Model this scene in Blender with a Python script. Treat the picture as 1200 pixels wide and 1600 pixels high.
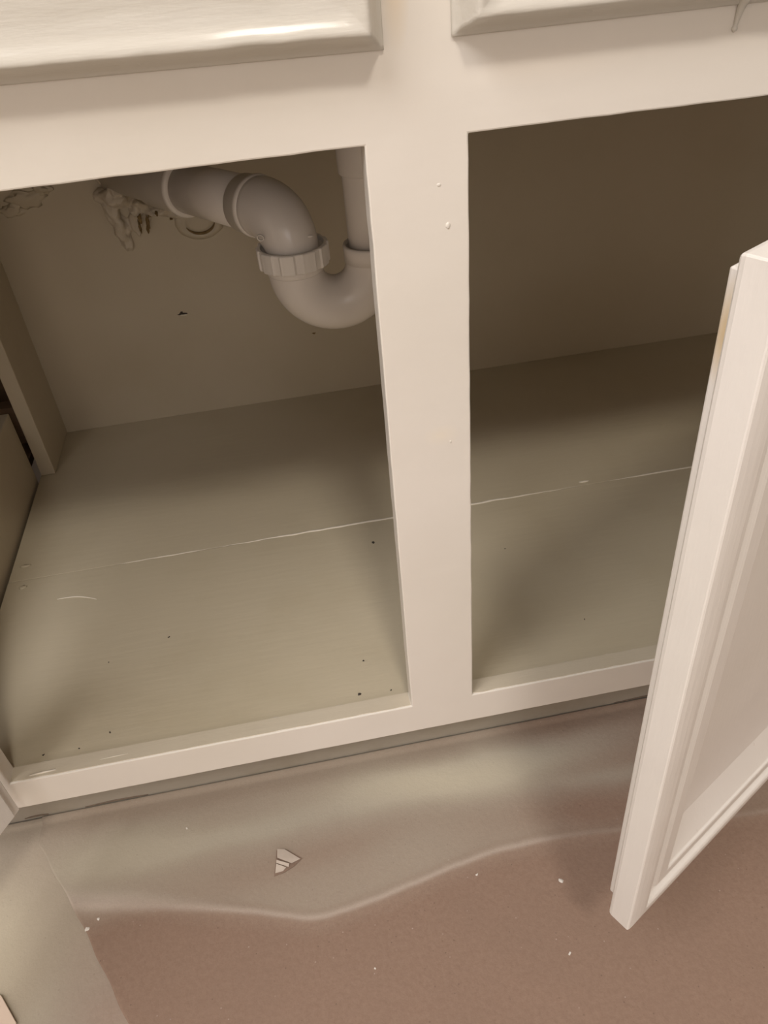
import bpy, bmesh, math, random
import numpy as np
from mathutils import Vector, Matrix, noise
random.seed(7)
PI = math.pi
C = bpy.context.scene.collection
for o in list(bpy.data.objects): bpy.data.objects.remove(o)

G = 0.12            # height of the cabinet opening's lower edge above the ground

# ------------------------------------------------------------------ camera
cam_d = bpy.data.cameras.new('camera'); cam = bpy.data.objects.new('camera', cam_d); C.objects.link(cam)
def rz(a): return Matrix.Rotation(a, 3, 'Z')
def rx(a): return Matrix.Rotation(a, 3, 'X')
def ry(a): return Matrix.Rotation(a, 3, 'Y')
M = (rz(math.radians(-6.61388852)) @ rx(math.radians(51.90551021)) @ rz(math.radians(-5.49252717))).to_4x4()
M.translation = Vector((-0.05303636, -0.39321174, 0.51359697 + G))
cam.matrix_world = M
cam_d.sensor_fit = 'AUTO'; cam_d.sensor_width = 36.0; cam_d.lens = 1210.3 / 1600 * 36.0
cam_d.clip_start = 0.01
bpy.context.scene.camera = cam
# ------------------------------------------------------------------ world, light, exposure
w = bpy.data.worlds.new('world'); bpy.context.scene.world = w; w.use_nodes = True
w.node_tree.nodes['Background'].inputs[0].default_value = (1.0, 0.90, 0.80, 1)
w.node_tree.nodes['Background'].inputs[1].default_value = 0.3
sc = bpy.context.scene
sc.view_settings.view_transform = 'Standard'; sc.view_settings.look = 'None'
sc.view_settings.gamma = 1.0; sc.view_settings.use_curve_mapping = False
sc.view_settings.exposure = 0.0
LAMP_POS = (0.10, -1.45, 2.27); LAMP_W = 19.0; LAMP_COL = (1.0, 0.93, 0.84)
def area(name, loc, size, power, col, rot=(0, 0, 0)):
    l = bpy.data.lights.new(name, 'AREA'); l.shape = 'DISK'; l.size = size; l.energy = power; l.color = col
    o = bpy.data.objects.new(name, l); C.objects.link(o); o.location = loc; o.rotation_euler = rot
    return o
area('ceiling_lamp_light', LAMP_POS, 0.32, LAMP_W, LAMP_COL)
# two invented fill lights, no source in the room: upper left, weak frontal
area('fill_light_left', (-1.2, -1.1, 2.27), 1.3, 41.0, (1.0, 0.98, 0.985))
area('fill_light_front', (0, -2.93, 1.5), 1.3, 8.5, (1.0, 1.0, 1.05), (math.radians(90), 0, 0))

# ------------------------------------------------------------------ material helpers
class NT:
    def __init__(s, name):
        s.m = bpy.data.materials.new(name); s.m.use_nodes = True; s.t = s.m.node_tree; s.n = s.t.nodes; s.l = s.t.links
        s.b = s.n['Principled BSDF']; s.tc = s.n.new('ShaderNodeTexCoord')
    def noise(s, scale, detail=3, rough=.5, vec=None, stretch=None):
        n = s.n.new('ShaderNodeTexNoise'); n.inputs['Scale'].default_value = scale
        n.inputs['Detail'].default_value = detail; n.inputs['Roughness'].default_value = rough
        v = vec or s.tc.outputs['Object']
        if stretch:
            mp = s.n.new('ShaderNodeMapping'); mp.inputs['Scale'].default_value = stretch; s.l.new(v, mp.inputs[0]); v = mp.outputs[0]
        s.l.new(v, n.inputs['Vector']); return n.outputs['Fac']
    def ramp(s, fac, a, b, ca=(0, 0, 0, 1), cb=(1, 1, 1, 1)):
        r = s.n.new('ShaderNodeValToRGB'); r.color_ramp.elements[0].position = a; r.color_ramp.elements[1].position = b
        r.color_ramp.elements[0].color = ca; r.color_ramp.elements[1].color = cb; s.l.new(fac, r.inputs[0]); return r.outputs[0]
    def mix(s, fac, a, b):
        m = s.n.new('ShaderNodeMix'); m.data_type = 'RGBA'
        for sock, v in ((m.inputs[0], fac), (m.inputs[6], a), (m.inputs[7], b)):
            if hasattr(v, 'links'): s.l.new(v, sock)
            elif isinstance(v, tuple): sock.default_value = v if len(v) == 4 else (*v, 1)
            else: sock.default_value = v
        return m.outputs[2]
    def math(s, op, a, b=0.0):
        m = s.n.new('ShaderNodeMath'); m.operation = op
        for i, v in enumerate((a, b)):
            if hasattr(v, 'links'): s.l.new(v, m.inputs[i])
            else: m.inputs[i].default_value = v
        return m.outputs[0]
    def bump(s, h, strength, dist=.001, prev=None):
        b = s.n.new('ShaderNodeBump'); b.inputs['Strength'].default_value = strength; b.inputs['Distance'].default_value = dist
        s.l.new(h, b.inputs['Height'])
        if prev: s.l.new(prev, b.inputs['Normal'])
        return b.outputs[0]
    def out(s, col, rough, nrm=None):
        if hasattr(col, 'links'): s.l.new(col, s.b.inputs['Base Color'])
        else: s.b.inputs['Base Color'].default_value = (*col, 1) if len(col) == 3 else col
        if hasattr(rough, 'links'): s.l.new(rough, s.b.inputs['Roughness'])
        else: s.b.inputs['Roughness'].default_value = rough
        if nrm: s.l.new(nrm, s.b.inputs['Normal'])
        return s.m

def spot_mask(t, cx, cy, cz, sx, sy, sz):
    """soft ellipsoid stain at an object-space point"""
    mp = t.n.new('ShaderNodeMapping'); mp.vector_type = 'TEXTURE'
    mp.inputs['Location'].default_value = (cx, cy, cz); mp.inputs['Scale'].default_value = (sx, sy, sz)
    t.l.new(t.tc.outputs['Object'], mp.inputs[0])
    g = t.n.new('ShaderNodeTexGradient'); g.gradient_type = 'SPHERICAL'; t.l.new(mp.outputs[0], g.inputs[0])
    return g.outputs['Fac']

def paint(name, col, rough=.32, brush=(4, 4, 1), bstr=.25, stain=None, grime=.0, coat=0.0):
    t = NT(name)
    n1 = t.noise(3.5, 3); n2 = t.noise(45, 4, .6, stretch=brush); n3 = t.noise(600, 2)
    c2 = tuple(x * f for x, f in zip(col, (.93, .93, .90)))
    c = t.mix(t.ramp(n1, .35, .7), col, c2)
    if grime:
        n4 = t.noise(14, 5, .65); c = t.mix(t.math('MULTIPLY', t.ramp(n4, .5, .8), grime), c, tuple(x * f for x, f in zip(col, (.72, .66, .55))))
    if stain:
        for (p, s, sc_, amt) in stain:
            c = t.mix(t.math('MULTIPLY', spot_mask(t, *p, *s), amt), c, sc_)
    nb = t.bump(n2, bstr, .0012); nb = t.bump(n3, .05, .0003, nb); nb = t.bump(t.noise(9, 2), .5, .004, nb)
    r = t.math('ADD', t.math('MULTIPLY', n2, .12), rough - .06)
    t.b.inputs['Coat Weight'].default_value = coat; t.b.inputs['Coat Roughness'].default_value = .12
    return t.out(c, r, nb)

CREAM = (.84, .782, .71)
m_frame = paint('cream_gloss_paint_frame', CREAM, .36, (1, 4, 4), .12,
                stain=[((.0185 - .05, -.27, .495 + .12), (.0075, .05, .036), (.80, .66, .48), 1.0),
                       ((.0325 - .05, -.27, .2549 + .12), (.012, .05, .008), (.88, .80, .68), .8),
                       ((.085 - .05, -.27, .448 + .12), (.05, .05, .008), (.88, .81, .72), .7)])
m_front = paint('cream_gloss_paint_fronts', (.68, .64, .575), .36, (.6, 4, 4), .4, coat=.2)
m_front.node_tree.nodes['Principled BSDF'].inputs['Specular IOR Level'].default_value = .2
m_door = paint('cream_gloss_paint_door', (.84, .80, .755), .30, (4, 4, .6), .18,
               stain=[((.0100, .019, .418), (.006, .008, .022), (.66, .50, .28), 1.2)])
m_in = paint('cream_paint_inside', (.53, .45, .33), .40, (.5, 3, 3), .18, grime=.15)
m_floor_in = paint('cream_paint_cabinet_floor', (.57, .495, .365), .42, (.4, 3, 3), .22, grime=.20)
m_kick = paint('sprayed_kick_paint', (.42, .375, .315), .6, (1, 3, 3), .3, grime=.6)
m_raw = NT('raw_brown_wood'); _n = m_raw.noise(20, 4, stretch=(1, 8, 8))
m_raw = m_raw.out(m_raw.mix(_n, (.20, .12, .065), (.10, .058, .03)), .75, m_raw.bump(_n, .3, .001))
def plastic(name, col, rough):
    t = NT(name); n = t.noise(12, 3); n2 = t.noise(300, 2)
    c = t.mix(t.ramp(n, .3, .75), col, tuple(x * .92 for x in col))
    t.b.inputs['Subsurface Weight'].default_value = .0
    return t.out(c, t.math('ADD', t.math('MULTIPLY', n, .1), rough), t.bump(n2, .06, .0003))
m_pvc = plastic('white_plastic_pipe', (.80, .73, .66), .20)
m_nut = plastic('white_plastic_nut', (.83, .765, .69), .26)
t = NT('lumpy_sealant'); _a = t.noise(60, 5, .6); _b = t.noise(220, 4, .6)
m_lump = t.out(t.mix(t.ramp(_a, .45, .8), (.60, .52, .41), (.48, .39, .27)), .55, t.bump(_b, .6, .0015))
t = NT('torn_brown_edge'); _a = t.noise(150, 4)
m_torn = t.out(t.mix(_a, (.10, .06, .02), (.30, .20, .08)), .85)
t = NT('dark_grit'); m_grit = t.out(t.mix(t.noise(800, 2), (.03, .025, .02), (.08, .06, .045)), .8)
t = NT('brown_gap'); m_gap = t.out((.20, .15, .11), .8)
t = NT('white_paint_fleck'); m_fleck = t.out(t.mix(t.noise(800, 2), (.8, .76, .7), (.7, .65, .6)), .5)

def paper_mat(name, col_a, col_b, fibre=1.0):
    """paper whose overspray of cream paint is a painted mask carried by the sheet"""
    t = NT(name)
    a = t.n.new('ShaderNodeVertexColor'); a.layer_name = 'spray'
    sep = t.n.new('ShaderNodeSeparateColor'); t.l.new(a.outputs['Color'], sep.inputs[0])
    f1 = t.noise(260, 4, .7); f2 = t.noise(900, 3, .6); f3 = t.noise(18, 4)
    base = t.mix(t.ramp(f1, .35, .65), col_a, col_b)
    base = t.mix(t.math('MULTIPLY', t.ramp(f3, .35, .7), .35), base, tuple(x * .86 for x in col_a))
    sp = t.n.new('ShaderNodeTexVoronoi'); sp.inputs['Scale'].default_value = 230; t.l.new(t.tc.outputs['Object'], sp.inputs['Vector'])
    dots = t.ramp(sp.outputs['Distance'], .05, .16, (1, 1, 1, 1), (0, 0, 0, 1))
    sel = t.n.new('ShaderNodeSeparateColor'); t.l.new(sp.outputs['Color'], sel.inputs[0])
    dk = t.math('MULTIPLY', dots, t.ramp(sel.outputs[0], .78, .84))
    lt = t.math('MULTIPLY', dots, t.ramp(sel.outputs[1], .92, .95))
    base = t.mix(t.math('MULTIPLY', dk, .7), base, (.13, .075, .055))
    base = t.mix(t.math('MULTIPLY', lt, .6), base, (.55, .45, .40))
    edge = t.math('ADD', sep.outputs[0], t.math('MULTIPLY', t.math('SUBTRACT', f2, .5), .35))
    sprayc = t.mix(sep.outputs[1], (.37, .325, .27), (.58, .52, .40))
    sprayc = t.mix(sep.outputs[2], sprayc, (.56, .48, .41))
    m = t.math('MULTIPLY', edge, 1.0)
    cl = t.n.new('ShaderNodeClamp'); t.l.new(m, cl.inputs[0])
    zero = t.math('MULTIPLY', cl.outputs[0], t.math('GREATER_THAN', sep.outputs[0], .02))
    col = t.mix(zero, base, sprayc)
    col = t.mix(t.math('MULTIPLY', dk, .25), col, (.2, .15, .12))
    nb = t.bump(f1, .45, .0008); nb = t.bump(t.noise(30, 3), .35, .002, nb)
    return t.out(col, .82, nb)
m_paper = paper_mat('brown_masking_paper', (.305, .205, .150), (.265, .172, .125))
m_sheet = paper_mat('sprayed_masking_paper', (.37, .27, .215), (.33, .235, .185))
t = NT('room_wall_paint'); m_wall = t.out(t.mix(t.noise(2, 3), (.80, .75, .69), (.76, .71, .65)), .7, t.bump(t.noise(200, 3), .1, .001))
t = NT('vinyl_floor'); m_floor = t.out(t.mix(t.noise(5, 4), (.36, .29, .23), (.30, .24, .19)), .5, t.bump(t.noise(60, 3), .1, .001))
t = NT('countertop_laminate'); m_counter = t.out(t.mix(t.noise(150, 4), (.55, .50, .44), (.42, .38, .33)), .35)
t = NT('lamp_shade'); t.b.inputs['Emission Color'].default_value = (1, .86, .72, 1); t.b.inputs['Emission Strength'].default_value = 3
m_lamp = t.out((.9, .85, .8), .4)

# ------------------------------------------------------------------ mesh helpers (cabinet coordinates; G added on linking)
def thing(name, loc, label, cat, group=None):
    o = bpy.data.objects.new(name, None); C.objects.link(o); o.empty_display_size = .05
    o.location = (loc[0], loc[1], loc[2] + G); o['label'] = label; o['category'] = cat
    if group: o['group'] = group
    return o
def obj(name, bm, mat, parent=None, smooth=False, label=None, kind=None, bevel=0, seg=2, local=False):
    me = bpy.data.meshes.new(name)
    off = Vector((0, 0, G))
    if local: off = Vector((0, 0, 0))
    root = parent; p = Vector((0, 0, 0))
    while root is not None and not local: p += root.location; root = root.parent
    bmesh.ops.recalc_face_normals(bm, faces=bm.faces)
    bmesh.ops.translate(bm, verts=bm.verts, vec=off - p)
    bm.to_mesh(me); bm.free()
    if smooth: me.polygons.foreach_set('use_smooth', [True] * len(me.polygons))
    me.materials.append(mat)
    o = bpy.data.objects.new(name, me); C.objects.link(o)
    if parent: o.parent = parent
    if label: o['label'] = label
    if kind: o['kind'] = kind
    if bevel:
        b = o.modifiers.new('bevel', 'BEVEL'); b.width = bevel; b.segments = seg; b.limit_method = 'ANGLE'; b.angle_limit = .6
        b.harden_normals = False
    return o
def box(bm, a, b):
    vs = [bm.verts.new((x, y, z)) for x in (a[0], b[0]) for y in (a[1], b[1]) for z in (a[2], b[2])]
    for f in ((0, 1, 3, 2), (4, 6, 7, 5), (0, 4, 5, 1), (2, 3, 7, 6), (0, 2, 6, 4), (1, 5, 7, 3)): bm.faces.new([vs[i] for i in f])
def B(*boxes):
    bm = bmesh.new()
    for a, b in boxes: box(bm, a, b)
    return bm
def tube(bm, pts, rads, n=40, caps=True):
    """sweep circle along points; ring frames by parallel transport"""
    pts = [Vector(p) for p in pts]; rings = []; up = None
    for i, p in enumerate(pts):
        d = ((pts[min(i + 1, len(pts) - 1)] - p).normalized() + (p - pts[max(i - 1, 0)]).normalized())
        if d.length < 1e-9: d = pts[-1] - pts[0]
        d.normalize()
        if up is None: up = d.orthogonal().normalized()
        up = (up - d * up.dot(d)).normalized(); s = d.cross(up)
        rings.append([bm.verts.new(p + (up * math.cos(2 * PI * k / n) + s * math.sin(2 * PI * k / n)) * rads[i]) for k in range(n)])
    for a, b in zip(rings, rings[1:]):
        for k in range(n): bm.faces.new((a[k], a[(k + 1) % n], b[(k + 1) % n], b[k]))
    if caps: bm.faces.new(rings[0]); bm.faces.new(rings[-1])
def lathe(bm, base, axis, prof, n=48, closed=False):
    """profile (s along axis, radius)"""
    axis = Vector(axis).normalized(); base = Vector(base); up = axis.orthogonal().normalized(); s = axis.cross(up); rings = []
    for (h, r) in prof:
        rings.append([bm.verts.new(base + axis * h + (up * math.cos(2 * PI * k / n) + s * math.sin(2 * PI * k / n)) * r) for k in range(n)])
    pr = list(zip(rings, rings[1:])) + ([(rings[-1], rings[0])] if closed else [])
    for a, b in pr:
        for k in range(n): bm.faces.new((a[k], a[(k + 1) % n], b[(k + 1) % n], b[k]))
    if not closed: bm.faces.new(rings[0]); bm.faces.new(rings[-1])

# ------------------------------------------------------------------ the room
def struct(name, bm, mat): return obj(name, bm, mat, kind='structure')
FZ = -.1225
struct('floor', B(((-2.2, -3.0, FZ - .05), (2.2, .62, FZ))), m_floor)
struct('wall_back', B(((-2.2, .56, FZ), (2.2, .62, 2.3))), m_wall)
struct('wall_left', B(((-2.26, -3.0, FZ), (-2.2, .62, 2.3))), m_wall)
struct('wall_right', B(((2.2, -3.0, FZ), (2.26, .62, 2.3))), m_wall)
struct('wall_front', B(((-2.2, -3.06, FZ), (2.2, -3.0, 2.3))), m_wall)
struct('ceiling', B(((-2.26, -3.06, 2.3), (2.26, .62, 2.35))), m_wall)

# ------------------------------------------------------------------ cabinet
H = .4234; RB = -.0329; T = .0151; D = .541; FL = -.0028
XL = -.62; XR = .76; TOPZ = .605
cab = thing('sink_cabinet', (0.05, .27, -.12), 'cream painted sink cabinet with two open door bays and glossy moulded fronts', 'cabinet')
# face frame: one painted mesh with its openings; small unevenness along the opening edges
xs = [XL, -.565, -.368, -.3185, 0, .0508, .455, .505, .712, XR]
zs = [RB, 0, H, .475, .585, TOPZ]
holes = {(1, 1), (3, 1), (5, 1), (7, 1), (1, 3), (3, 3), (5, 3), (7, 3)}
bm = bmesh.new(); g = {}
def fine(a, b, st=.012):
    n = max(1, int(round((b - a) / st))); return [a + (b - a) * i / n for i in range(n)]
X = []; xi = []
for i in range(len(xs) - 1):
    for v in fine(xs[i], xs[i + 1]): X.append(v); xi.append(i)
X.append(xs[-1])
Z = []; zi = []
for i in range(len(zs) - 1):
    for v in fine(zs[i], zs[i + 1]): Z.append(v); zi.append(i)
Z.append(zs[-1])
def fv(i, j, y):
    k = (i, j, y)
    if k not in g:
        x, z = X[i], Z[j]; dx = dz = 0
        q = Vector((x * 55, z * 55, 3.1)); amp = .00035
        onx = min(abs(x - c) for c in xs[1:-1]) < 1e-6; onz = min(abs(z - c) for c in zs[:-1]) < 1e-6
        if onx: dx = noise.noise(q) * amp
        if onz: dz = noise.noise(q + Vector((9, 4, 2))) * amp
        g[k] = bm.verts.new((x + dx, y, z + dz))
    return g[k]
cells = {(i, j) for i in range(len(X) - 1) for j in range(len(Z) - 1) if (xi[i], zi[j]) not in holes}
for (i, j) in cells:
    bm.faces.new((fv(i, j, 0), fv(i + 1, j, 0), fv(i + 1, j + 1, 0), fv(i, j + 1, 0)))
    bm.faces.new((fv(i, j, T), fv(i, j + 1, T), fv(i + 1, j + 1, T), fv(i + 1, j, T)))
    for (di, dj, e) in ((-1, 0, ((i, j), (i, j + 1))), (1, 0, ((i + 1, j), (i + 1, j + 1))), (0, -1, ((i, j), (i + 1, j))), (0, 1, ((i, j + 1), (i + 1, j + 1)))):
        if (i + di, j + dj) not in cells:
            (a, b) = e; bm.faces.new((fv(*a, 0), fv(*b, 0), fv(*b, T), fv(*a, T)))
obj('face_frame', bm, m_frame, cab, bevel=.0009, seg=2)
# paint nibs and a filled patch on the stile
def blob(bm, c, r, seed=0, sub=2, amp=.25):
    ret = bmesh.ops.create_icosphere(bm, subdivisions=sub, radius=1.0)
    for v in ret['verts']:
        n = 1 + amp * noise.noise(v.co * 1.7 + Vector((seed, seed * 2.3, 0)))
        v.co = Vector((v.co.x * r[0] * n + c[0], v.co.y * r[1] * n + c[1], v.co.z * r[2] * n + c[2]))
for i, (c, r) in enumerate((((.0356, .0002, .4015), (.0013, .0005, .0010)), ((.0397, 0, .381), (.0013, .0006, .0018)), ((.038, .0002, .2490), (.0010, .0004, .0014)))):
    bm = bmesh.new(); blob(bm, c, r, i); obj('paint_nib', bm, m_frame, cab, smooth=True)
# darker strips added on the bottom rail's top, interior shade painted in; ragged front edges
m_ledge_shade = paint('rail_top_shade_paint', (.62, .545, .43), .40, (.5, 3, 3), .3, grime=.2)
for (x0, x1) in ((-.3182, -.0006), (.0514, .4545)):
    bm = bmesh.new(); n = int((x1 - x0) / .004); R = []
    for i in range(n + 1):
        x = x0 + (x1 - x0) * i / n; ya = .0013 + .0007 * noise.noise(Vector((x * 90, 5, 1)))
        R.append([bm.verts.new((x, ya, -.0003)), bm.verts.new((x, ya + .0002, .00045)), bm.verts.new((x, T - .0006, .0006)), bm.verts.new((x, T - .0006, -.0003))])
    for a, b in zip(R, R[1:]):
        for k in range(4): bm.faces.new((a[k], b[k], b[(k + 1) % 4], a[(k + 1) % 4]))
    bm.faces.new(R[0]); bm.faces.new(R[-1]); obj('rail_top_shade', bm, m_ledge_shade, cab)
# carcass
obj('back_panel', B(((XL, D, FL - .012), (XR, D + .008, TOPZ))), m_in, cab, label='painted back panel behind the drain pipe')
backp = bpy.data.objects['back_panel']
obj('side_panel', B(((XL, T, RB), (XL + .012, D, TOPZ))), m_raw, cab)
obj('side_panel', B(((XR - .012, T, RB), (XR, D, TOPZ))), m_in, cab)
# cabinet floor: two boards that meet in a painted-over seam; front edge slightly ragged where caulk meets the rail
SY = .2492
def board(x0, x1, y0, y1, z0, z1, rag=0.0, st=.006):
    bm = bmesh.new(); n = int((x1 - x0) / st); top = []
    for i in range(n + 1):
        x = x0 + (x1 - x0) * i / n
        ya = y0 + (noise.noise(Vector((x * 40, 1, 0))) * rag); yb = y1
        top.append([bm.verts.new((x, ya, z0)), bm.verts.new((x, ya, z1)), bm.verts.new((x, yb, z1)), bm.verts.new((x, yb, z0))])
    for a, b in zip(top, top[1:]):
        for k in range(4): bm.faces.new((a[k], b[k], b[(k + 1) % 4], a[(k + 1) % 4]))
    bm.faces.new(top[0]); bm.faces.new(top[-1])
    return bm
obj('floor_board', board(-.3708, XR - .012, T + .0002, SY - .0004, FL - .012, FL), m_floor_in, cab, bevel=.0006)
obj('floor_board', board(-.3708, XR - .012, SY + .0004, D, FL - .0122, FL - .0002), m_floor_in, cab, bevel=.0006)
# ridge of paint standing in the seam (broken where the photo shows it fade)
def ridge(x0, x1, y, z, h, wd, name, mat, amp=.4, st=.004, taper=True):
    n = int((x1 - x0) / st); pts = []; rad = []
    for i in range(n + 1):
        x = x0 + (x1 - x0) * i / n
        k = 1 if not taper else min(1, 4 * i / n, 4 * (n - i) / n) + .05
        pts.append((x, y + .0006 * noise.noise(Vector((x * 60, 7, y))), z)); rad.append(h * k * (1 + amp * noise.noise(Vector((x * 130, 2, y)))))
    bm = bmesh.new(); tube(bm, pts, rad, 8)
    for v in bm.verts: v.co.y = y + (v.co.y - y) * wd
    return obj(name, bm, mat, cab, smooth=True)
m_ridge = paint('cream_paint_ridge', (.80, .73, .62), .35, (1, 1, 1), .1)
ridge(-.262, -.16, SY, FL, .00045, 1.6, 'paint_ridge', m_ridge)
ridge(-.165, .2415, SY, FL, .0009, 1.5, 'paint_ridge', m_ridge)
ridge(.268, .47, SY, FL, .0008, 1.5, 'paint_ridge', m_ridge)
bm = bmesh.new(); blob(bm, (.246, .2556, FL), (.006, .0016, .0008), 3); obj('paint_nib', bm, m_ridge, cab, smooth=True)
for (x, y, a, b) in ((-.358, .272, .005, .0022), (-.354, .238, .0035, .003), (-.373, .0, .0, .0)):
    if a: bm = bmesh.new(); blob(bm, (x, y, FL), (a, b, .0009), x * 9, amp=.6); obj('paint_nib', bm, m_floor_in, cab, smooth=True)
# thin scratch-like drip on the front floor board
def line(pts, r, name, mat, parent, n=6, **k):
    bm = bmesh.new(); N = len(pts); tube(bm, pts, [r * (.4 + .6 * math.sin(PI * (i + .5) / N)) for i in range(N)], n); return obj(name, bm, mat, parent, smooth=True, **k)
line([(-.3154 + .0395 * s, .2105 - .0105 * s + .004 * math.sin(s * 3), FL) for s in np.linspace(0, 1, 12)], .0007, 'paint_ridge', m_ridge, cab)
# caulk line between floor and rail
ridge(-.31, -.012, T + .0006, FL, .0009, 1.2, 'caulk_bead', m_frame, amp=.9, st=.003, taper=False)
ridge(.052, .45, T + .0006, FL, .0009, 1.2, 'caulk_bead', m_frame, amp=.9, st=.003, taper=False)
line([(-.25, .0065, .0004), (-.238, .0068, .0005), (-.228, .0072, .0004)], .0004, 'paint_ridge', m_ridge, cab)
line([(-.304, .004, .0004), (-.294, .0045, .0006), (-.284, .005, .0004)], .0009, 'paint_ridge', m_ridge, cab)
# left rear post, low divider board, dark bay beyond
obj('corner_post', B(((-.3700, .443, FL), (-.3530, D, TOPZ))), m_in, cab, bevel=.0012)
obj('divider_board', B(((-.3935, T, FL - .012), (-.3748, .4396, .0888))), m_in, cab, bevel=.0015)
obj('bay_floor', B(((XL + .012, T, FL - .012), (-.3940, D, FL - .002))), m_raw, cab, label='bare brown wood floor of the left bay')
obj('bay_shade_board', B(((XL + .012, D - .012, FL), (-.3715, D - .0005, TOPZ))), m_raw, cab, label='added dark brown board standing in for shade at the rear of the left bay')  # board added to darken the bay; its brown stands in for shade
obj('bay_rail', B(((XL + .012, .46, .045), (-.3760, .478, .085))), m_raw, cab, label='bare brown wood rail in the left bay')
# toe kick
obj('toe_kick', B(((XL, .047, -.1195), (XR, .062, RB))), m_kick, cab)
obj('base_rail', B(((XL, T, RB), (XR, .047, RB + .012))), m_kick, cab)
for (x0, x1, y) in ((-.356, -.335, .0468), (-.302, -.245, .0468), (.205, .30, .0468)):
    line([(x0 + (x1 - x0) * s, y, -.1148 + .0012 * math.sin(3 * s)) for s in np.linspace(0, 1, 8)], .0009, 'kick_crack', m_gap, cab, label='dark gap at the foot of the toe kick')

# ------------------------------------------------------------------ moulded doors and drawer fronts
def rings_mesh(W, Hh, prof, inner=True):
    """front face at y=0 looking -y; prof = [(inset, depth)], mitred rings; last ring is capped"""
    bm = bmesh.new(); R = []
    for d, n in prof:
        R.append([bm.verts.new(p) for p in ((d, n, d), (W - d, n, d), (W - d, n, Hh - d), (d, n, Hh - d))])
    for a, b in zip(R, R[1:]):
        for k in range(4): bm.faces.new((a[k], a[(k + 1) % 4], b[(k + 1) % 4], b[k]))
    return bm, R
TD = .0165; TL = .0232; LIP = .0088
def moulding(groove=.0032, slope=(.038, .062), depth=.0115):
    p = [(LIP + .0012, TL), (LIP + .0003, TL - .0003), (LIP, TL - .0012), (LIP, TD + .0006), (LIP - .0004, TD), (.0030, TD), (.0013, TD - .0004), (.0004, TD - .0013), (0, TD - .0030), (0, .0012), (.0003, .0006), (.0010, .0001), (.0040, -.0006), (.0080, -.0012),
         (.0115, -.0015), (.0145, -.0014), (.0165, -.0006), (.0185, groove * .75), (.021, groove), (.0235, groove * .8), (.0252, .0012), (.0265, .0007), (.0350, .0005), (.0362, .0010), (slope[0] - .001, .0022)]
    for s in np.linspace(.15, 1, 7): p.append((slope[0] + (slope[1] - slope[0]) * s, .0024 + (depth - .0024) * s ** .9))
    return p
def make_door(name, W, Hh, mirror=False, **k):
    prof = moulding(); bm, R = rings_mesh(W, Hh, prof)
    bm.faces.new(R[0])
    # close behind the recessed centre so that the slab is solid
    bm.faces.new(R[-1])
    if mirror:
        for v in bm.verts: v.co.x = W - v.co.x
    # tiny waviness of the hand-painted edges
    me = obj(name, bm, m_door, cab, local=True, bevel=.0007, **k)
    d = prof[-1][0]; n = prof[-1][1]
    pb = B(((d - .001, n - .0006, d - .001), (W - d + .001, n + .0004, Hh - d + .001)))
    if mirror:
        for v in pb.verts: v.co.x = W - v.co.x
    me2 = obj('door_panel', pb, m_door, me, local=True)
    return me
off = Vector((0, 0, G)) - cab.location
q = (.1048, -.1881, -.0287, .5023, -.0018, -.0183)
dr = make_door('cabinet_door', .385, .4495, label='right door standing ajar, moulded face outwards')
dr.rotation_mode = 'YXZ'; dr.rotation_euler = (q[4], q[5], q[3]); dr.location = Vector(q[:3]) + off
# hinge leaves on the right door's hinge edge
for z in (.07, .38):
    hb = B(((.372, TD, z - .012), (.384, TD + .0012, z + .012))); lathe(hb, (.3855, TD + .001, z - .018), (0, 0, 1), [(0, .0022), (.036, .0022)], 12)
    obj('hinge', hb, m_nut, dr, local=True)
# left door, swung wide open: only the lower corner of its hinge edge is in frame
dl = make_door('cabinet_door', .335, .450, label='left door swung wide open, lower hinge corner in view')
ang = math.radians(-120)
dl.rotation_euler = (0, 0, ang)
# local hinge-edge inner corner (0, TD) lands on the measured corner
cx, cy = -.3114, -.0157
lx = math.cos(ang) * 0 - math.sin(ang) * TD; ly = math.sin(ang) * 0 + math.cos(ang) * TD
dl.location = Vector((cx - lx, cy - ly, -.0130)) + off
for z in (.07, .38):
    hb = B(((.001, TD, z - .012), (.012, TD + .0012, z + .012))); obj('hinge', hb, m_nut, dl, local=True)

def front(name, x0, x1, z0, z1, tilt=0, **k):
    W = x1 - x0; Hh = z1 - z0
    prof = [(.009, .0262), (.009, .0214), (.0085, .0210), (.0002, .0210), (-.0008, .0206), (-.0009, .0198), (-.0002, .0190), (.0009, .0184), (.0024, .0148), (.0038, .0106), (.0046, .0080), (.0054, .0058), (.0062, .0039), (.0069, .0030),
            (.0076, .0026), (.0084, .0025), (.0092, .0026), (.0102, .0030), (.0114, .0036), (.0128, .0044), (.0142, .0050), (.0162, .0056), (.0195, .0059), (.0215, .0062), (.0245, .0063), (.028, .0061), (.030, .0062), (.032, .0070), (.035, .0086), (.038, .0098), (.042, .0104), (.0445, .0105)]
    bm, R = rings_mesh(W, Hh, prof); bm.faces.new(R[0]); bm.faces.new(R[-1])
    bmesh.ops.subdivide_edges(bm, edges=[e for e in bm.edges if e.calc_length() > .05], cuts=60, use_grid_fill=True)
    for v in bm.verts:
        p = v.co; s = .0005 * noise.noise(Vector((p.x * 60 + x0 * 9, p.z * 60, 2))) + .00025 * noise.noise(Vector((p.x * 210, p.z * 210, p.y * 210)))
        if p.y < .0190: v.co.y += s * .6; v.co.z += s * .8
        v.co += Vector((x0, -.0212, z0))
        v.co.z += tilt * (v.co.x - x1)
    return obj(name, bm, m_front, cab, smooth=True, **k)
f1 = front('drawer_front', -.352, .0112, .4630, .594, tilt=-.018, label='left drawer front with paint runs along its lower edge')
f2 = front('drawer_front', .0440, .47, .4650, .598, label='right drawer front with a paint drip below it')
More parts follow.
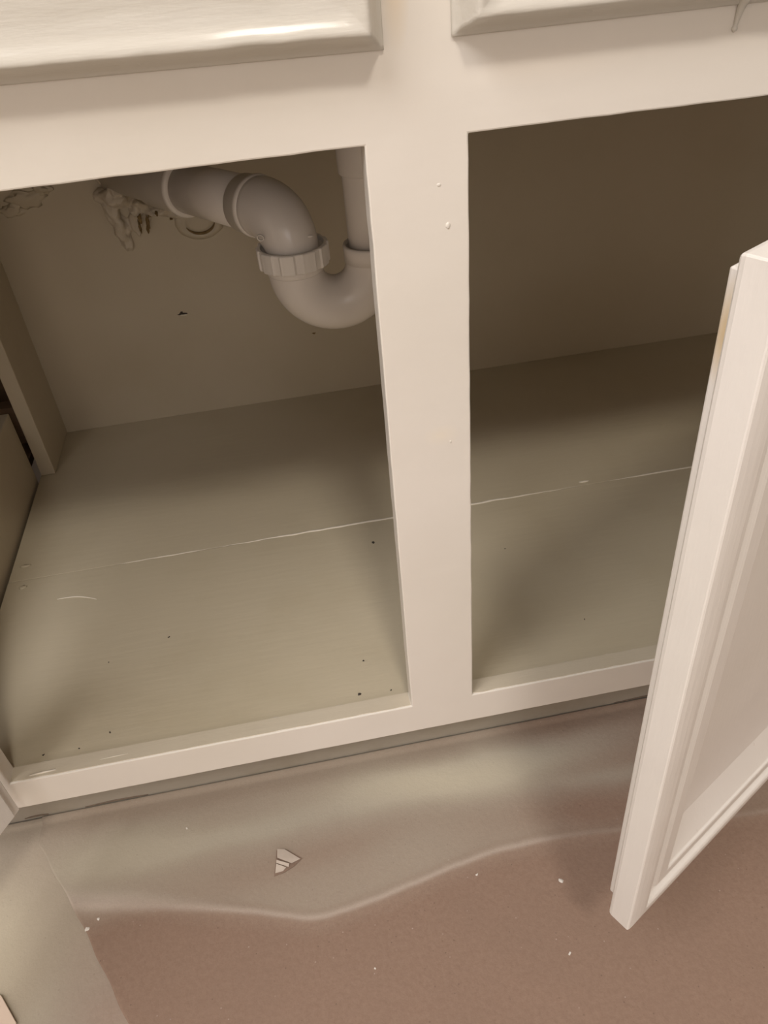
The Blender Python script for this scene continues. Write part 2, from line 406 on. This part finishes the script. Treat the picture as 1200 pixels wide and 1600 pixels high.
# paint runs and sagging drips under both fronts
def run(x0, x1, y, z, r, par, seed):
    n = 26; bm = bmesh.new()
    tube(bm, [(x0 + (x1 - x0) * i / n, y + .0005 * noise.noise(Vector((i * .6, seed, 0))), z + .0016 * noise.noise(Vector((i * .31, seed, 5)))) for i in range(n + 1)],
         [r * (.25 + .75 * math.sin(PI * i / n)) * (1 + .5 * noise.noise(Vector((i * .5, 1, seed)))) for i in range(n + 1)], 10)
    obj('paint_run', bm, m_front, par, smooth=True)
run(-.075, -.035, -.0105, .4705, .0016, f1, 2); run(-.11, -.07, -.009, .4695, .0012, f1, 5); run(-.03, -.008, -.0115, .4712, .0010, f1, 8)
run(.085, .125, -.0110, .4710, .0018, f2, 3); run(.13, .17, -.010, .4700, .0013, f2, 7); run(.05, .08, -.010, .4700, .0010, f2, 9)
for (xa, za, xb, zb) in ((.1812, .4672, .1795, .4530),):
    n = 16; bm = bmesh.new()
    tube(bm, [(xa + (xb - xa) * (i / n), -.0006 - .003 * (1 - i / n) ** 3, za + (zb - za) * i / n) for i in range(n + 1)],
         [(.0017 * (1 - i / n) + .0006 + (.0006 if i in (n - 2, n - 1) else 0)) * (.3 if i == n else 1) for i in range(n + 1)], 12)
    obj('paint_drip', bm, m_front, f2, smooth=True)

# countertop closes the cabinet from above (outside the frame)
ct = obj('countertop', B(((XL - .02, -.03, TOPZ + .0005), (XR + .02, .558, TOPZ + .038))), m_counter, bevel=.004)
ct['label'] = 'speckled laminate countertop lying on the cream cabinet'; ct['category'] = 'countertop'

# ------------------------------------------------------------------ drain pipe
PX, PY, PZ = -.0318, .300, .2590      # centre of the J bend's left arm / plane / bend height
RJ = .0355; RT = .0248
trap = thing('drain_trap', (.0037, PY, PZ - RJ - RT), 'white plastic drain trap with slip nut under the sink, against the painted back', 'drain pipe')
def arc(c, r, a0, a1, n, u, v):
    u = Vector(u); v = Vector(v); c = Vector(c)
    return [c + u * (r * math.cos(a0 + (a1 - a0) * i / n)) + v * (r * math.sin(a0 + (a1 - a0) * i / n)) for i in range(n + 1)]
pts = [Vector((PX, PY, PZ + .016))] + arc((PX + RJ, PY, PZ), RJ, PI, 2 * PI, 30, (1, 0, 0), (0, 0, 1)) + [Vector((PX + 2 * RJ, PY, PZ + .0135))]
bm = bmesh.new(); tube(bm, pts, [RT] * len(pts), 48)
jb = obj('trap_bend', bm, m_pvc, trap, smooth=True)
# socket rim on the right arm, opening around the tail pipe
XT = PX + 2 * RJ
bm = bmesh.new(); lathe(bm, (XT, PY, PZ + .001), (0, 0, 1), [(0, RT - .001), (0, RT + .0008), (.0135, RT + .0012), (.0150, RT + .0006), (.0152, RT - .0012), (.0040, RT - .0022), (.004, .01)], 56)
obj('socket', bm, m_pvc, trap, smooth=True)
# mould marks on the bend
for (a, dx) in ((.0030, 0),):
    bm = bmesh.new()
    c = Vector((.0016, PY - RJ * 0 - RT * .93, PZ - RJ - .0045)); lathe(bm, c, (0.0, -1, -.38), [(-.0006, .0024), (.0005, .0026), (.0005, .0032), (-.0006, .0034)], 24, True)
    obj('mould_mark', bm, m_pvc, jb, smooth=True)
    bm = bmesh.new(); blob(bm, c + Vector((.0042, .0015, -.0042)), (.0008, .0006, .0008)); obj('mould_mark', bm, m_pvc, jb, smooth=True)
    bm = bmesh.new(); blob(bm, c + Vector((-.016, .001, .007)), (.0008, .0006, .003)); obj('mould_mark', bm, m_pvc, jb, smooth=True)
# tail pipe down from the sink with a wider sleeve higher up
bm = bmesh.new(); lathe(bm, (XT, PY, PZ - .012), (0, 0, 1), [(0, .0205), (.10, .0205), (TOPZ - PZ + .012, .0205)], 48)
obj('tailpiece', bm, m_pvc, trap, smooth=True)
bm = bmesh.new(); lathe(bm, (XT, PY, .3350), (0, 0, 1), [(0, .0207), (0, .0226), (.0012, .0232), (.10, .0245), (.10, .0207)], 48)
obj('tailpiece_sleeve', bm, m_pvc, trap)
for p in bpy.data.objects['tailpiece_sleeve'].data.polygons: p.use_smooth = abs(p.normal.z) < .5
# slip nut: ribbed ring with a recessed mouth
bm = bmesh.new(); n = 120; zc0 = PZ + .0055; zc1 = PZ + .0235; prof_o = []
def nr(k, base):
    ph = (k / n * 10 + .18) % 1.0
    return base + (.0012 if ph < .62 else .0) + (.0004 if ph < .05 or .57 < ph < .62 else 0)
rings = []
for (z, rb, rib) in ((zc0, RT + .0006, 0), (zc0, .0300, 1), (zc0 + .0012, .0310, 1), (zc1 - .001, .0310, 1), (zc1, .0304, 1), (zc1, .0283, 0), (zc1 - .0035, .0276, 0), (zc1 - .0045, .0225, 0)):
    rings.append([bm.verts.new((PX + math.cos(2 * PI * k / n) * (nr(k, rb) if rib else rb), PY + math.sin(2 * PI * k / n) * (nr(k, rb) if rib else rb), z)) for k in range(n)])
for a, b in zip(rings, rings[1:]):
    for k in range(n): bm.faces.new((a[k], a[(k + 1) % n], b[(k + 1) % n], b[k]))
obj('slip_nut', bm, m_nut, trap, bevel=.0004)
# collar of the J bend below the nut
bm = bmesh.new(); lathe(bm, (PX, PY, PZ - .001), (0, 0, 1), [(0, RT), (.001, RT + .0012), (.007, RT + .0018), (.0071, RT - .001)], 48); obj('collar', bm, m_pvc, trap, smooth=True)
# elbow from the nut up and back to the wall arm
AX = Vector((-.583, .812, 0)).normalized(); AZ = .3085; RE = .0335; RH = .0247
c = Vector((PX, PY, AZ - RE)) + AX * RE
pts = [Vector((PX, PY, PZ + .015)), Vector((PX, PY, AZ - RE))] + arc(c, RE, PI, PI / 2, 18, AX, (0, 0, 1))[1:] + [Vector((PX, PY, AZ)) + AX * .040]
rad = [.0236, .0236] + [.0236 + (RH + .0014 - .0236) * min(1, i / 10) for i in range(1, 19)] + [RH + .0014]
bm = bmesh.new(); tube(bm, pts, rad, 56); el = obj('elbow', bm, m_pvc, trap, smooth=True)
P0 = Vector((PX, PY, AZ))
bm = bmesh.new(); lathe(bm, P0, AX, [(.0375, RH + .0010), (.0385, RH + .0024), (.0425, RH + .0026), (.0440, RH + .0012), (.058, RH + .0010), (.0585, RH - .001)], 64); obj('hub_band', bm, m_nut, trap, smooth=True)
bm = bmesh.new(); lathe(bm, P0, AX, [(.040, .0238), (.158, .0238)], 56); obj('trap_arm', bm, m_pvc, trap, smooth=True)
bm = bmesh.new(); lathe(bm, P0, AX, [(.1500, .0242), (.1502, .0266), (.152, .0278), (.1555, .0278), (.158, .0262), (.210, .0262), (.212, .0235), (.2955, .0235)], 64)
obj('wall_adapter', bm, m_nut, trap, smooth=True)
# moulded letters are too worn to read: little nibs on the elbow
bm = bmesh.new(); lathe(bm, P0 + Vector((-.0262, -.0145, -.0128)), Vector((-.35, -.9, -.25)), [(-.0008, .0022), (.0004, .0024), (.0004, .0031), (-.0008, .0033)], 20, True); obj('mould_mark', bm, m_pvc, el, smooth=True)
bm = bmesh.new(); blob(bm, P0 + Vector((.0165, -.016, -.0165)), (.003, .0012, .0009)); obj('mould_mark', bm, m_pvc, el, smooth=True)

# ------------------------------------------------------------------ ragged sealant round the wall hole
bm = bmesh.new()
for i, (x, z, rx_, rz_, ry_) in enumerate(((-.2165, .268, .0065, .017, .012), (-.2125, .246, .006, .015, .010), (-.2100, .231, .0050, .010, .007), (-.205, .284, .013, .013, .022), (-.198, .296, .012, .012, .028),
        (-.204, .308, .018, .013, .020), (-.222, .283, .007, .008, .010), (-.189, .268, .008, .009, .016), (-.190, .262, .004, .015, .008), (-.181, .262, .004, .012, .008), (-.174, .261, .007, .006, .012), (-.163, .259, .008, .004, .008),
        (-.152, .2545, .010, .003, .006), (-.143, .251, .007, .003, .005), (-.196, .249, .005, .012, .006))):
    blob(bm, (x, D - .001, z), (rx_ * 1.45, ry_ * 1.1, rz_ * 1.12), i * 1.3, 3, .45)
lump = obj('wall_sealant', bm, m_lump, backp, smooth=True, label='lumpy painted sealant round the pipe hole')
rm = lump.modifiers.new('remesh', 'REMESH'); rm.mode = 'VOXEL'; rm.voxel_size = .0012; rm.use_smooth_shade = True
sm = lump.modifiers.new('smooth', 'SMOOTH'); sm.iterations = 4
for i, (x, y, z, a, b, cc) in enumerate(((-.1875, .019, .2575, .0022, .003, .0045), (-.1805, .017, .2525, .0018, .003, .007), (-.1905, .016, .2480, .0012, .003, .006), (-.1765, .016, .2590, .0024, .002, .0018), (-.1690, .015, .2600, .0014, .002, .0030), (-.183, .014, .2445, .0012, .0025, .005), (-.1555, .007, .2500, .0016, .002, .0010))):
    bm = bmesh.new(); blob(bm, (x, D - y * .85, z), (a * 1.1, b, cc), i, 2, .9); obj('torn_fibre', bm, m_torn, backp, label='brown torn fibre in the pipe hole')
# round patch with a crescent-shaped groove
bm = bmesh.new(); n = 48; pr = ((0, .0022), (.0085, .0022), (.0115, .0012), (.0125, .0002), (.0145, .0004), (.0165, .0018), (.0185, .0014), (.0215, 0), (.0215, -.0006))
c0 = Vector((-.1255, D, .2415)); rg = []
for (r, h) in pr[1:]:
    rg.append([bm.verts.new(c0 + Vector((math.cos(2 * PI * k / n) * r * 1.3 * (1 + .07 * noise.noise(Vector((k * .4, r * 90, 1)))), -h * (1 if math.sin(2 * PI * k / n) < .2 else .4), math.sin(2 * PI * k / n) * r * .95))) for k in range(n)])
for a, b in zip(rg, rg[1:]):
    for k in range(n): bm.faces.new((a[k], a[(k + 1) % n], b[(k + 1) % n], b[k]))
bm.faces.new(rg[0])
obj('round_patch', bm, m_in, backp, smooth=True)
bm = bmesh.new(); tube(bm, [c0 + Vector((math.cos(a) * .0172, -.0010, math.sin(a) * .0132)) for a in np.linspace(PI * 1.12, PI * 1.93, 20)], [.0003 + .0015 * math.sin(PI * (i + .5) / 20) for i in range(20)], 8)
obj('patch_crack', bm, m_torn, backp, smooth=True, label='brown crescent crack in the round wall patch')
# paint smear at the upper left of the back
for i, (x, z, a, b) in enumerate(((-.304, .2895, .018, .010), (-.322, .279, .012, .007), (-.285, .297, .010, .006))):
    bm = bmesh.new(); blob(bm, (x, D, z), (a, .0018, b), i + 4, 3, .7); obj('paint_smear', bm, m_in, backp, smooth=True)
# gouges
for i, (x, z, a, b) in enumerate(((-.1697, .1352, .0058, .0013), (-.1705, .1365, .0022, .0022), (-.013, .0850, .002, .0012))):
    bm = bmesh.new(); blob(bm, (x, D, z), (a, .0008, b), i + 2, 2, 1.0); obj('gouge', bm, m_grit if i < 2 else m_torn, backp, label='small dark gouge in the painted back')
bm = bmesh.new(); blob(bm, (-.169, D - .0005, .1338), (.0045, .001, .0009), 2, 2, .6); obj('gouge_lip', bm, m_ridge, backp)

# ------------------------------------------------------------------ masking paper on the ground
def smooth(e0, e1, x):
    t_ = np.clip((x - e0) / (e1 - e0), 0, 1); return t_ * t_ * (3 - 2 * t_)
def gau(x, y, cx, cy, sx, sy, a=0):
    ca, sa = math.cos(a), math.sin(a); u = (x - cx) * ca + (y - cy) * sa; v = -(x - cx) * sa + (y - cy) * ca
    return np.exp(-.5 * ((u / sx) ** 2 + (v / sy) ** 2))
CR = [(-.45, -.020), (-.335, -.034), (-.2944, -.0425), (-.2301, -.0567), (-.1724, -.0727), (-.135, -.0845), (-.1064, -.0952), (-.0693, -.0912), (-.0258, -.0844), (.0083, -.077), (.0543, -.0701), (.0994, -.0695), (.1542, -.0745), (.2198, -.0813), (.5, -.10)]
def crest(x):
    xx = np.array([p[0] for p in CR]); yy = np.array([p[1] for p in CR])
    k = sum(np.interp(x + d, xx, yy) for d in (-.012, -.006, 0, .006, .012)) / 5
    return k
def wob(x, y, s, seed=0):
    f = np.frompyfunc(lambda a, b: noise.noise(Vector((a * s, b * s, seed))), 2, 1); return f(x, y).astype(float)
def sheet(name, X, Y, xfun, z0, mat, label, spray, relief):
    """grid sheet; X param columns, Y rows"""
    nx, ny = len(X), len(Y); XX, YY = np.meshgrid(X, Y, indexing='ij'); PXx = xfun(XX, YY)
    ZZ = z0 + relief(PXx, YY); s, c, L = spray(PXx, YY)
    top = np.stack([PXx, YY, ZZ + G], -1).reshape(-1, 3)
    idx = np.arange(nx * ny).reshape(nx, ny)
    F = np.stack([idx[:-1, :-1], idx[1:, :-1], idx[1:, 1:], idx[:-1, 1:]], -1).reshape(-1, 4)
    me = bpy.data.meshes.new(name); me.vertices.add(len(top)); me.vertices.foreach_set('co', top.ravel())
    me.loops.add(F.size); me.loops.foreach_set('vertex_index', F.ravel()); me.polygons.add(len(F))
    me.polygons.foreach_set('loop_start', np.arange(0, F.size, 4)); me.polygons.foreach_set('loop_total', np.full(len(F), 4)); me.update(calc_edges=True)
    me.polygons.foreach_set('use_smooth', [True] * len(F))
    ca = me.color_attributes.new('spray', 'FLOAT_COLOR', 'POINT')
    col = np.stack([np.clip(s, 0, 1), np.clip(c, 0, 1), np.clip(L, 0, 1), s * 0 + 1], -1).reshape(-1)
    ca.data.foreach_set('color', col); me.materials.append(mat)
    o = bpy.data.objects.new(name, me); C.objects.link(o)
    sol = o.modifiers.new('thickness', 'SOLIDIFY'); sol.thickness = .0003; sol.offset = -1
    o['label'] = label; o['category'] = 'paper'
    return o
def edge_x(y):  # left cut edge of the brown paper
    return np.interp(-y, [-.021, .056, .14, .6], [-.341, -.2945, -.249, -.02]) + .0006 * np.sin(y * 160)
def spray1(x, y):
    wy = .004 * wob(x, y, 14, 3) + .0015 * wob(x, y, 60, 8)
    d = y - crest(x) - .0008 * wob(x, y, 50, 1)
    above = smooth(-.002, .010, d)
    lw = 1 - .65 * smooth(.06, .15, x)
    s = .46 * above * lw * (1 + .25 * wob(x, y, 12, 2))
    s += .13 * smooth(-.022, -.001, d) * lw
    wl = .0016 + .0030 * np.clip((-.17 - x) / .1, 0, 1)
    s += .48 * np.exp(-.5 * (np.maximum(d, 0) / (wl * 1.6)) ** 2 - .5 * (np.minimum(d, 0) / wl) ** 2) * (1 - .45 * smooth(.07, .12, x) )
    yy = y + wy
    s += .50 * gau(x, yy, .030, .006, .075, .015, -.12)
    s += .30 * gau(x, yy, -.10, -.004, .09, .010, .05)
    s += .50 * gau(x, yy, -.275, -.004, .045, .018, .1)
    s += .22 * gau(x, yy, -.2, -.010, .06, .006, 0)
    s += .40 * gau(x, yy, .120, .008, .045, .012, 0)
    s += .42 * gau(x, yy, .180, -.0255, .05, .0065, -.06)
    s += .20 * gau(x, yy, .17, .02, .05, .015, 0)
    s -= .22 * gau(x, yy, -.10, -.042, .07, .010, .1)
    s -= .16 * gau(x, yy, .15, .037, .05, .006, -.1)
    s -= .12 * gau(x, yy, -.16, .032, .12, .006, 0)
    s -= .25 * gau(x, yy, .14, -.052, .05, .010, -.1)
    s += .25 * gau(x, y, -.29, -.055, .02, .012, 0)
    # clean brown paper in front of the ridge
    s *= 1 - smooth(.003, .03, -d) * (1 - gau(x, y, -.295, -.05, .02, .015, 0))
    c = .25 + .75 * gau(x, yy, .025, .006, .075, .016, -.1) + .35 * gau(x, yy, -.26, -.005, .08, .02)
    L = np.exp(-.5 * (np.maximum(d, 0) / (wl * 1.6)) ** 2 - .5 * (np.minimum(d, 0) / wl) ** 2) * (1 - .4 * smooth(.08, .13, x))
    return s, c, L
def relief1(x, y):
    d = y - crest(x)
    return .0006 * np.exp(-.5 * (d / .004) ** 2) + .0005 * wob(x, y, 9, 4) + .0008 + .0045 * np.clip((y - .0395) / .006, 0, 1) ** 2
ycols = np.concatenate([np.linspace(-.9, -.26, 10)[:-1], np.linspace(-.26, .0455, 190)])
ucols = np.concatenate([np.linspace(0, .66, 340), np.linspace(.66, 1.2, 14)[1:]])
sheet('masking_paper', ucols, ycols, lambda u, y: edge_x(y) + u, -.1205, m_paper,
      'brown masking paper on the floor with a pale wavy line of overspray', spray1, relief1)
def spray2(x, y):
    s = .72 + .25 * gau(x, y, -.365, -.075, .03, .05, 0) + .18 * gau(x, y, -.30, -.10, .012, .06, -.6) + .1 * wob(x, y, 10, 5)
    s -= .55 * gau(x, y, -.262, -.135, .020, .030, 0) + .30 * gau(x, y, -.29, -.085, .012, .03, -.4) + .1 * gau(x, y, -.35, .02, .03, .02)
    c = .45 + .75 * gau(x, y, -.37, -.08, .03, .06, 0) - .3 * gau(x, y, -.27, -.13, .03, .04, 0)
    return s, c, s * 0
sheet('masking_paper', np.concatenate([np.linspace(-.75, -.45, 8)[:-1], np.linspace(-.45, -.02, 150)]), np.concatenate([np.linspace(-.9, -.26, 8)[:-1], np.linspace(-.26, .0455, 110)]),
      lambda u, y: u, -.1216, m_sheet, 'cream sprayed paper sheet lying under the left edge of the brown paper', spray2, lambda x, y: .0004 * wob(x, y, 9, 6) + .0002 + .0045 * np.clip((y - .0395) / .006, 0, 1) ** 2)
# pale loose sheet corner poking in at the lower left
bm = bmesh.new(); a = [Vector((-.3475, -.1015, -.1188)), Vector((-.3318, -.1236, -.1186)), Vector((-.36, -.20, -.117)), Vector((-.48, -.16, -.117)), Vector((-.47, -.06, -.1185))]
bot = [bm.verts.new(v) for v in a]; top = [bm.verts.new(v + Vector((0, 0, .0012))) for v in a]
bm.faces.new(bot); bm.faces.new(top)
for k in range(5): bm.faces.new((bot[k], bot[(k + 1) % 5], top[(k + 1) % 5], top[k]))
t = NT('pale_card'); m_card = t.out(t.mix(t.noise(30, 3), (.86, .70, .58), (.80, .64, .52)), .7)
o = obj('card_sheet', bm, m_card, bevel=.0003); o['label'] = 'pale peach card corner lying at the lower left on sprayed paper'; o['category'] = 'card'
# folded paper scrap
bm = bmesh.new()
def tri(ps, h=.0004):
    b_ = [bm.verts.new(Vector(p)) for p in ps]; t_ = [bm.verts.new(Vector(p) + Vector((0, 0, h))) for p in ps]; k = len(ps)
    bm.faces.new(b_); bm.faces.new(t_)
    for i in range(k): bm.faces.new((b_[i], b_[(i + 1) % k], t_[(i + 1) % k], t_[i]))
zz = -.1193
tri([(-.1305, -.0318, zz + .0042), (-.1245, -.0325, zz + .0030), (-.1122, -.0425, zz + .0006), (-.1195, -.0455, zz + .0018), (-.1310, -.0395, zz + .0046)])
tri([(-.1320, -.0405, zz + .0030), (-.1215, -.0455, zz + .0020), (-.1225, -.0475, zz + .0006), (-.1325, -.0425, zz + .0020)])
tri([(-.1325, -.0435, zz + .0024), (-.1245, -.0478, zz + .0012), (-.1275, -.0500, zz + .0004), (-.1340, -.0505, zz + .0004)])
sm_ = bmesh.new(); bm, keep = sm_, bm
tri([(-.1318, -.0305, zz + .0002), (-.1240, -.0312, zz + .0002), (-.1105, -.0422, zz), (-.1180, -.0478, zz), (-.1262, -.0512, zz), (-.1352, -.0528, zz), (-.1330, -.0400, zz + .0002)], .0005)
under, bm = bm, keep
t = NT('scrap_paper'); m_scrap = t.out(t.mix(t.noise(200, 3), (.58, .50, .43), (.50, .42, .35)), .8)
o = obj('paper_scrap', bm, m_scrap); o['label'] = 'small torn folded paper scrap lying on the sprayed masking paper'; o['category'] = 'scrap'
t = NT('torn_brown_paper'); obj('torn_edge', under, t.out(t.mix(t.noise(300, 3), (.20, .13, .095), (.28, .20, .15)), .85), o, label='brown torn paper edge under the fold')

# ------------------------------------------------------------------ debris
def speck(x, y, z, r, mat, name, label, cat, group, seed, el=1.5):
    bm = bmesh.new(); blob(bm, (0, 0, 0), (r * el, r, r * .5), seed, 1, .8)
    bmesh.ops.rotate(bm, verts=bm.verts, matrix=Matrix.Rotation(seed * 1.7, 3, 'Z')); bmesh.ops.translate(bm, verts=bm.verts, vec=(x, y, z + r * .4))
    o = obj(name, bm, mat); o['label'] = label; o['category'] = cat; o['group'] = group
specks = ((.0031, .214, .0012, 'dark dirt speck just in front of the floor seam, left of the centre stile'),
          (-.0396, .0245, .0011, 'elongated dark dirt speck behind the bottom rail, left of the centre stile'),
          (-.246, .0336, .0008, 'dark dirt speck on the left cabinet floor behind the bottom rail, third from the left'),
          (-.2977, .0238, .0008, 'dark dirt speck at the front left corner of the cabinet floor, leftmost speck'),
          (-.2694, .0234, .0006, 'faint dirt speck at the front left of the cabinet floor, second from the left'),
          (-.2023, .1305, .0008, 'lone dark dirt speck on the middle of the left front floor board'),
          (-.2552, .1127, .0006, 'faint dirt speck on the left front floor board beside the lone dark one'),
          (-.0132, .0225, .0008, 'dark dirt speck in the corner where bottom rail meets centre stile'),
          (-.0309, .0595, .0008, 'small dirt speck on the left floor, a hand in front of the stile corner'),
          (.17, .06, .0006, 'faint dirt speck on the right floor behind the bottom rail'),
          (.13, .17, .0006, 'faint dirt speck on the right floor just in front of the seam'))
for i, (x, y, r, lab) in enumerate(specks):
    speck(x, y, FL, r, m_grit, 'dirt_speck', lab, 'speck', 'dark specks on the cabinet floor', i + 1)
flecks = ((-.2799, -.0572, .0010, 'white paint fleck right of the cut paper edge, upper of two'),
          (-.2878, -.0637, .0014, 'larger white paint fleck at the cut left edge of the brown paper'),
          (-.2097, .0076, .0009, 'white paint fleck on the sprayed paper near the toe kick'),
          (.0303, -.0867, .0009, 'white paint fleck just below the wavy overspray line'),
          (.0956, -.1062, .0016, 'largest white paint fleck on brown paper, left of the ajar door'),
          (.0825, -.1597, .0009, 'white paint fleck on brown paper below the largest fleck'),
          (-.064, -.14, .0007, 'small white paint fleck alone in the bare brown paper'))
for i, (x, y, r, lab) in enumerate(flecks):
    speck(x, y, -.1198, r, m_fleck, 'paint_fleck', lab, 'fleck', 'white flecks on the masking paper', i + 1)

# ------------------------------------------------------------------ ceiling lamp (outside the frame)
lamp = thing('ceiling_lamp', (LAMP_POS[0], LAMP_POS[1], 2.3 ), 'round white ceiling lamp in the room', 'lamp')
bm = bmesh.new(); lathe(bm, (LAMP_POS[0], LAMP_POS[1], 2.30), (0, 0, -1), [(0, .19), (.02, .19), (.022, .18)], 48); obj('lamp_base', bm, m_wall, lamp)
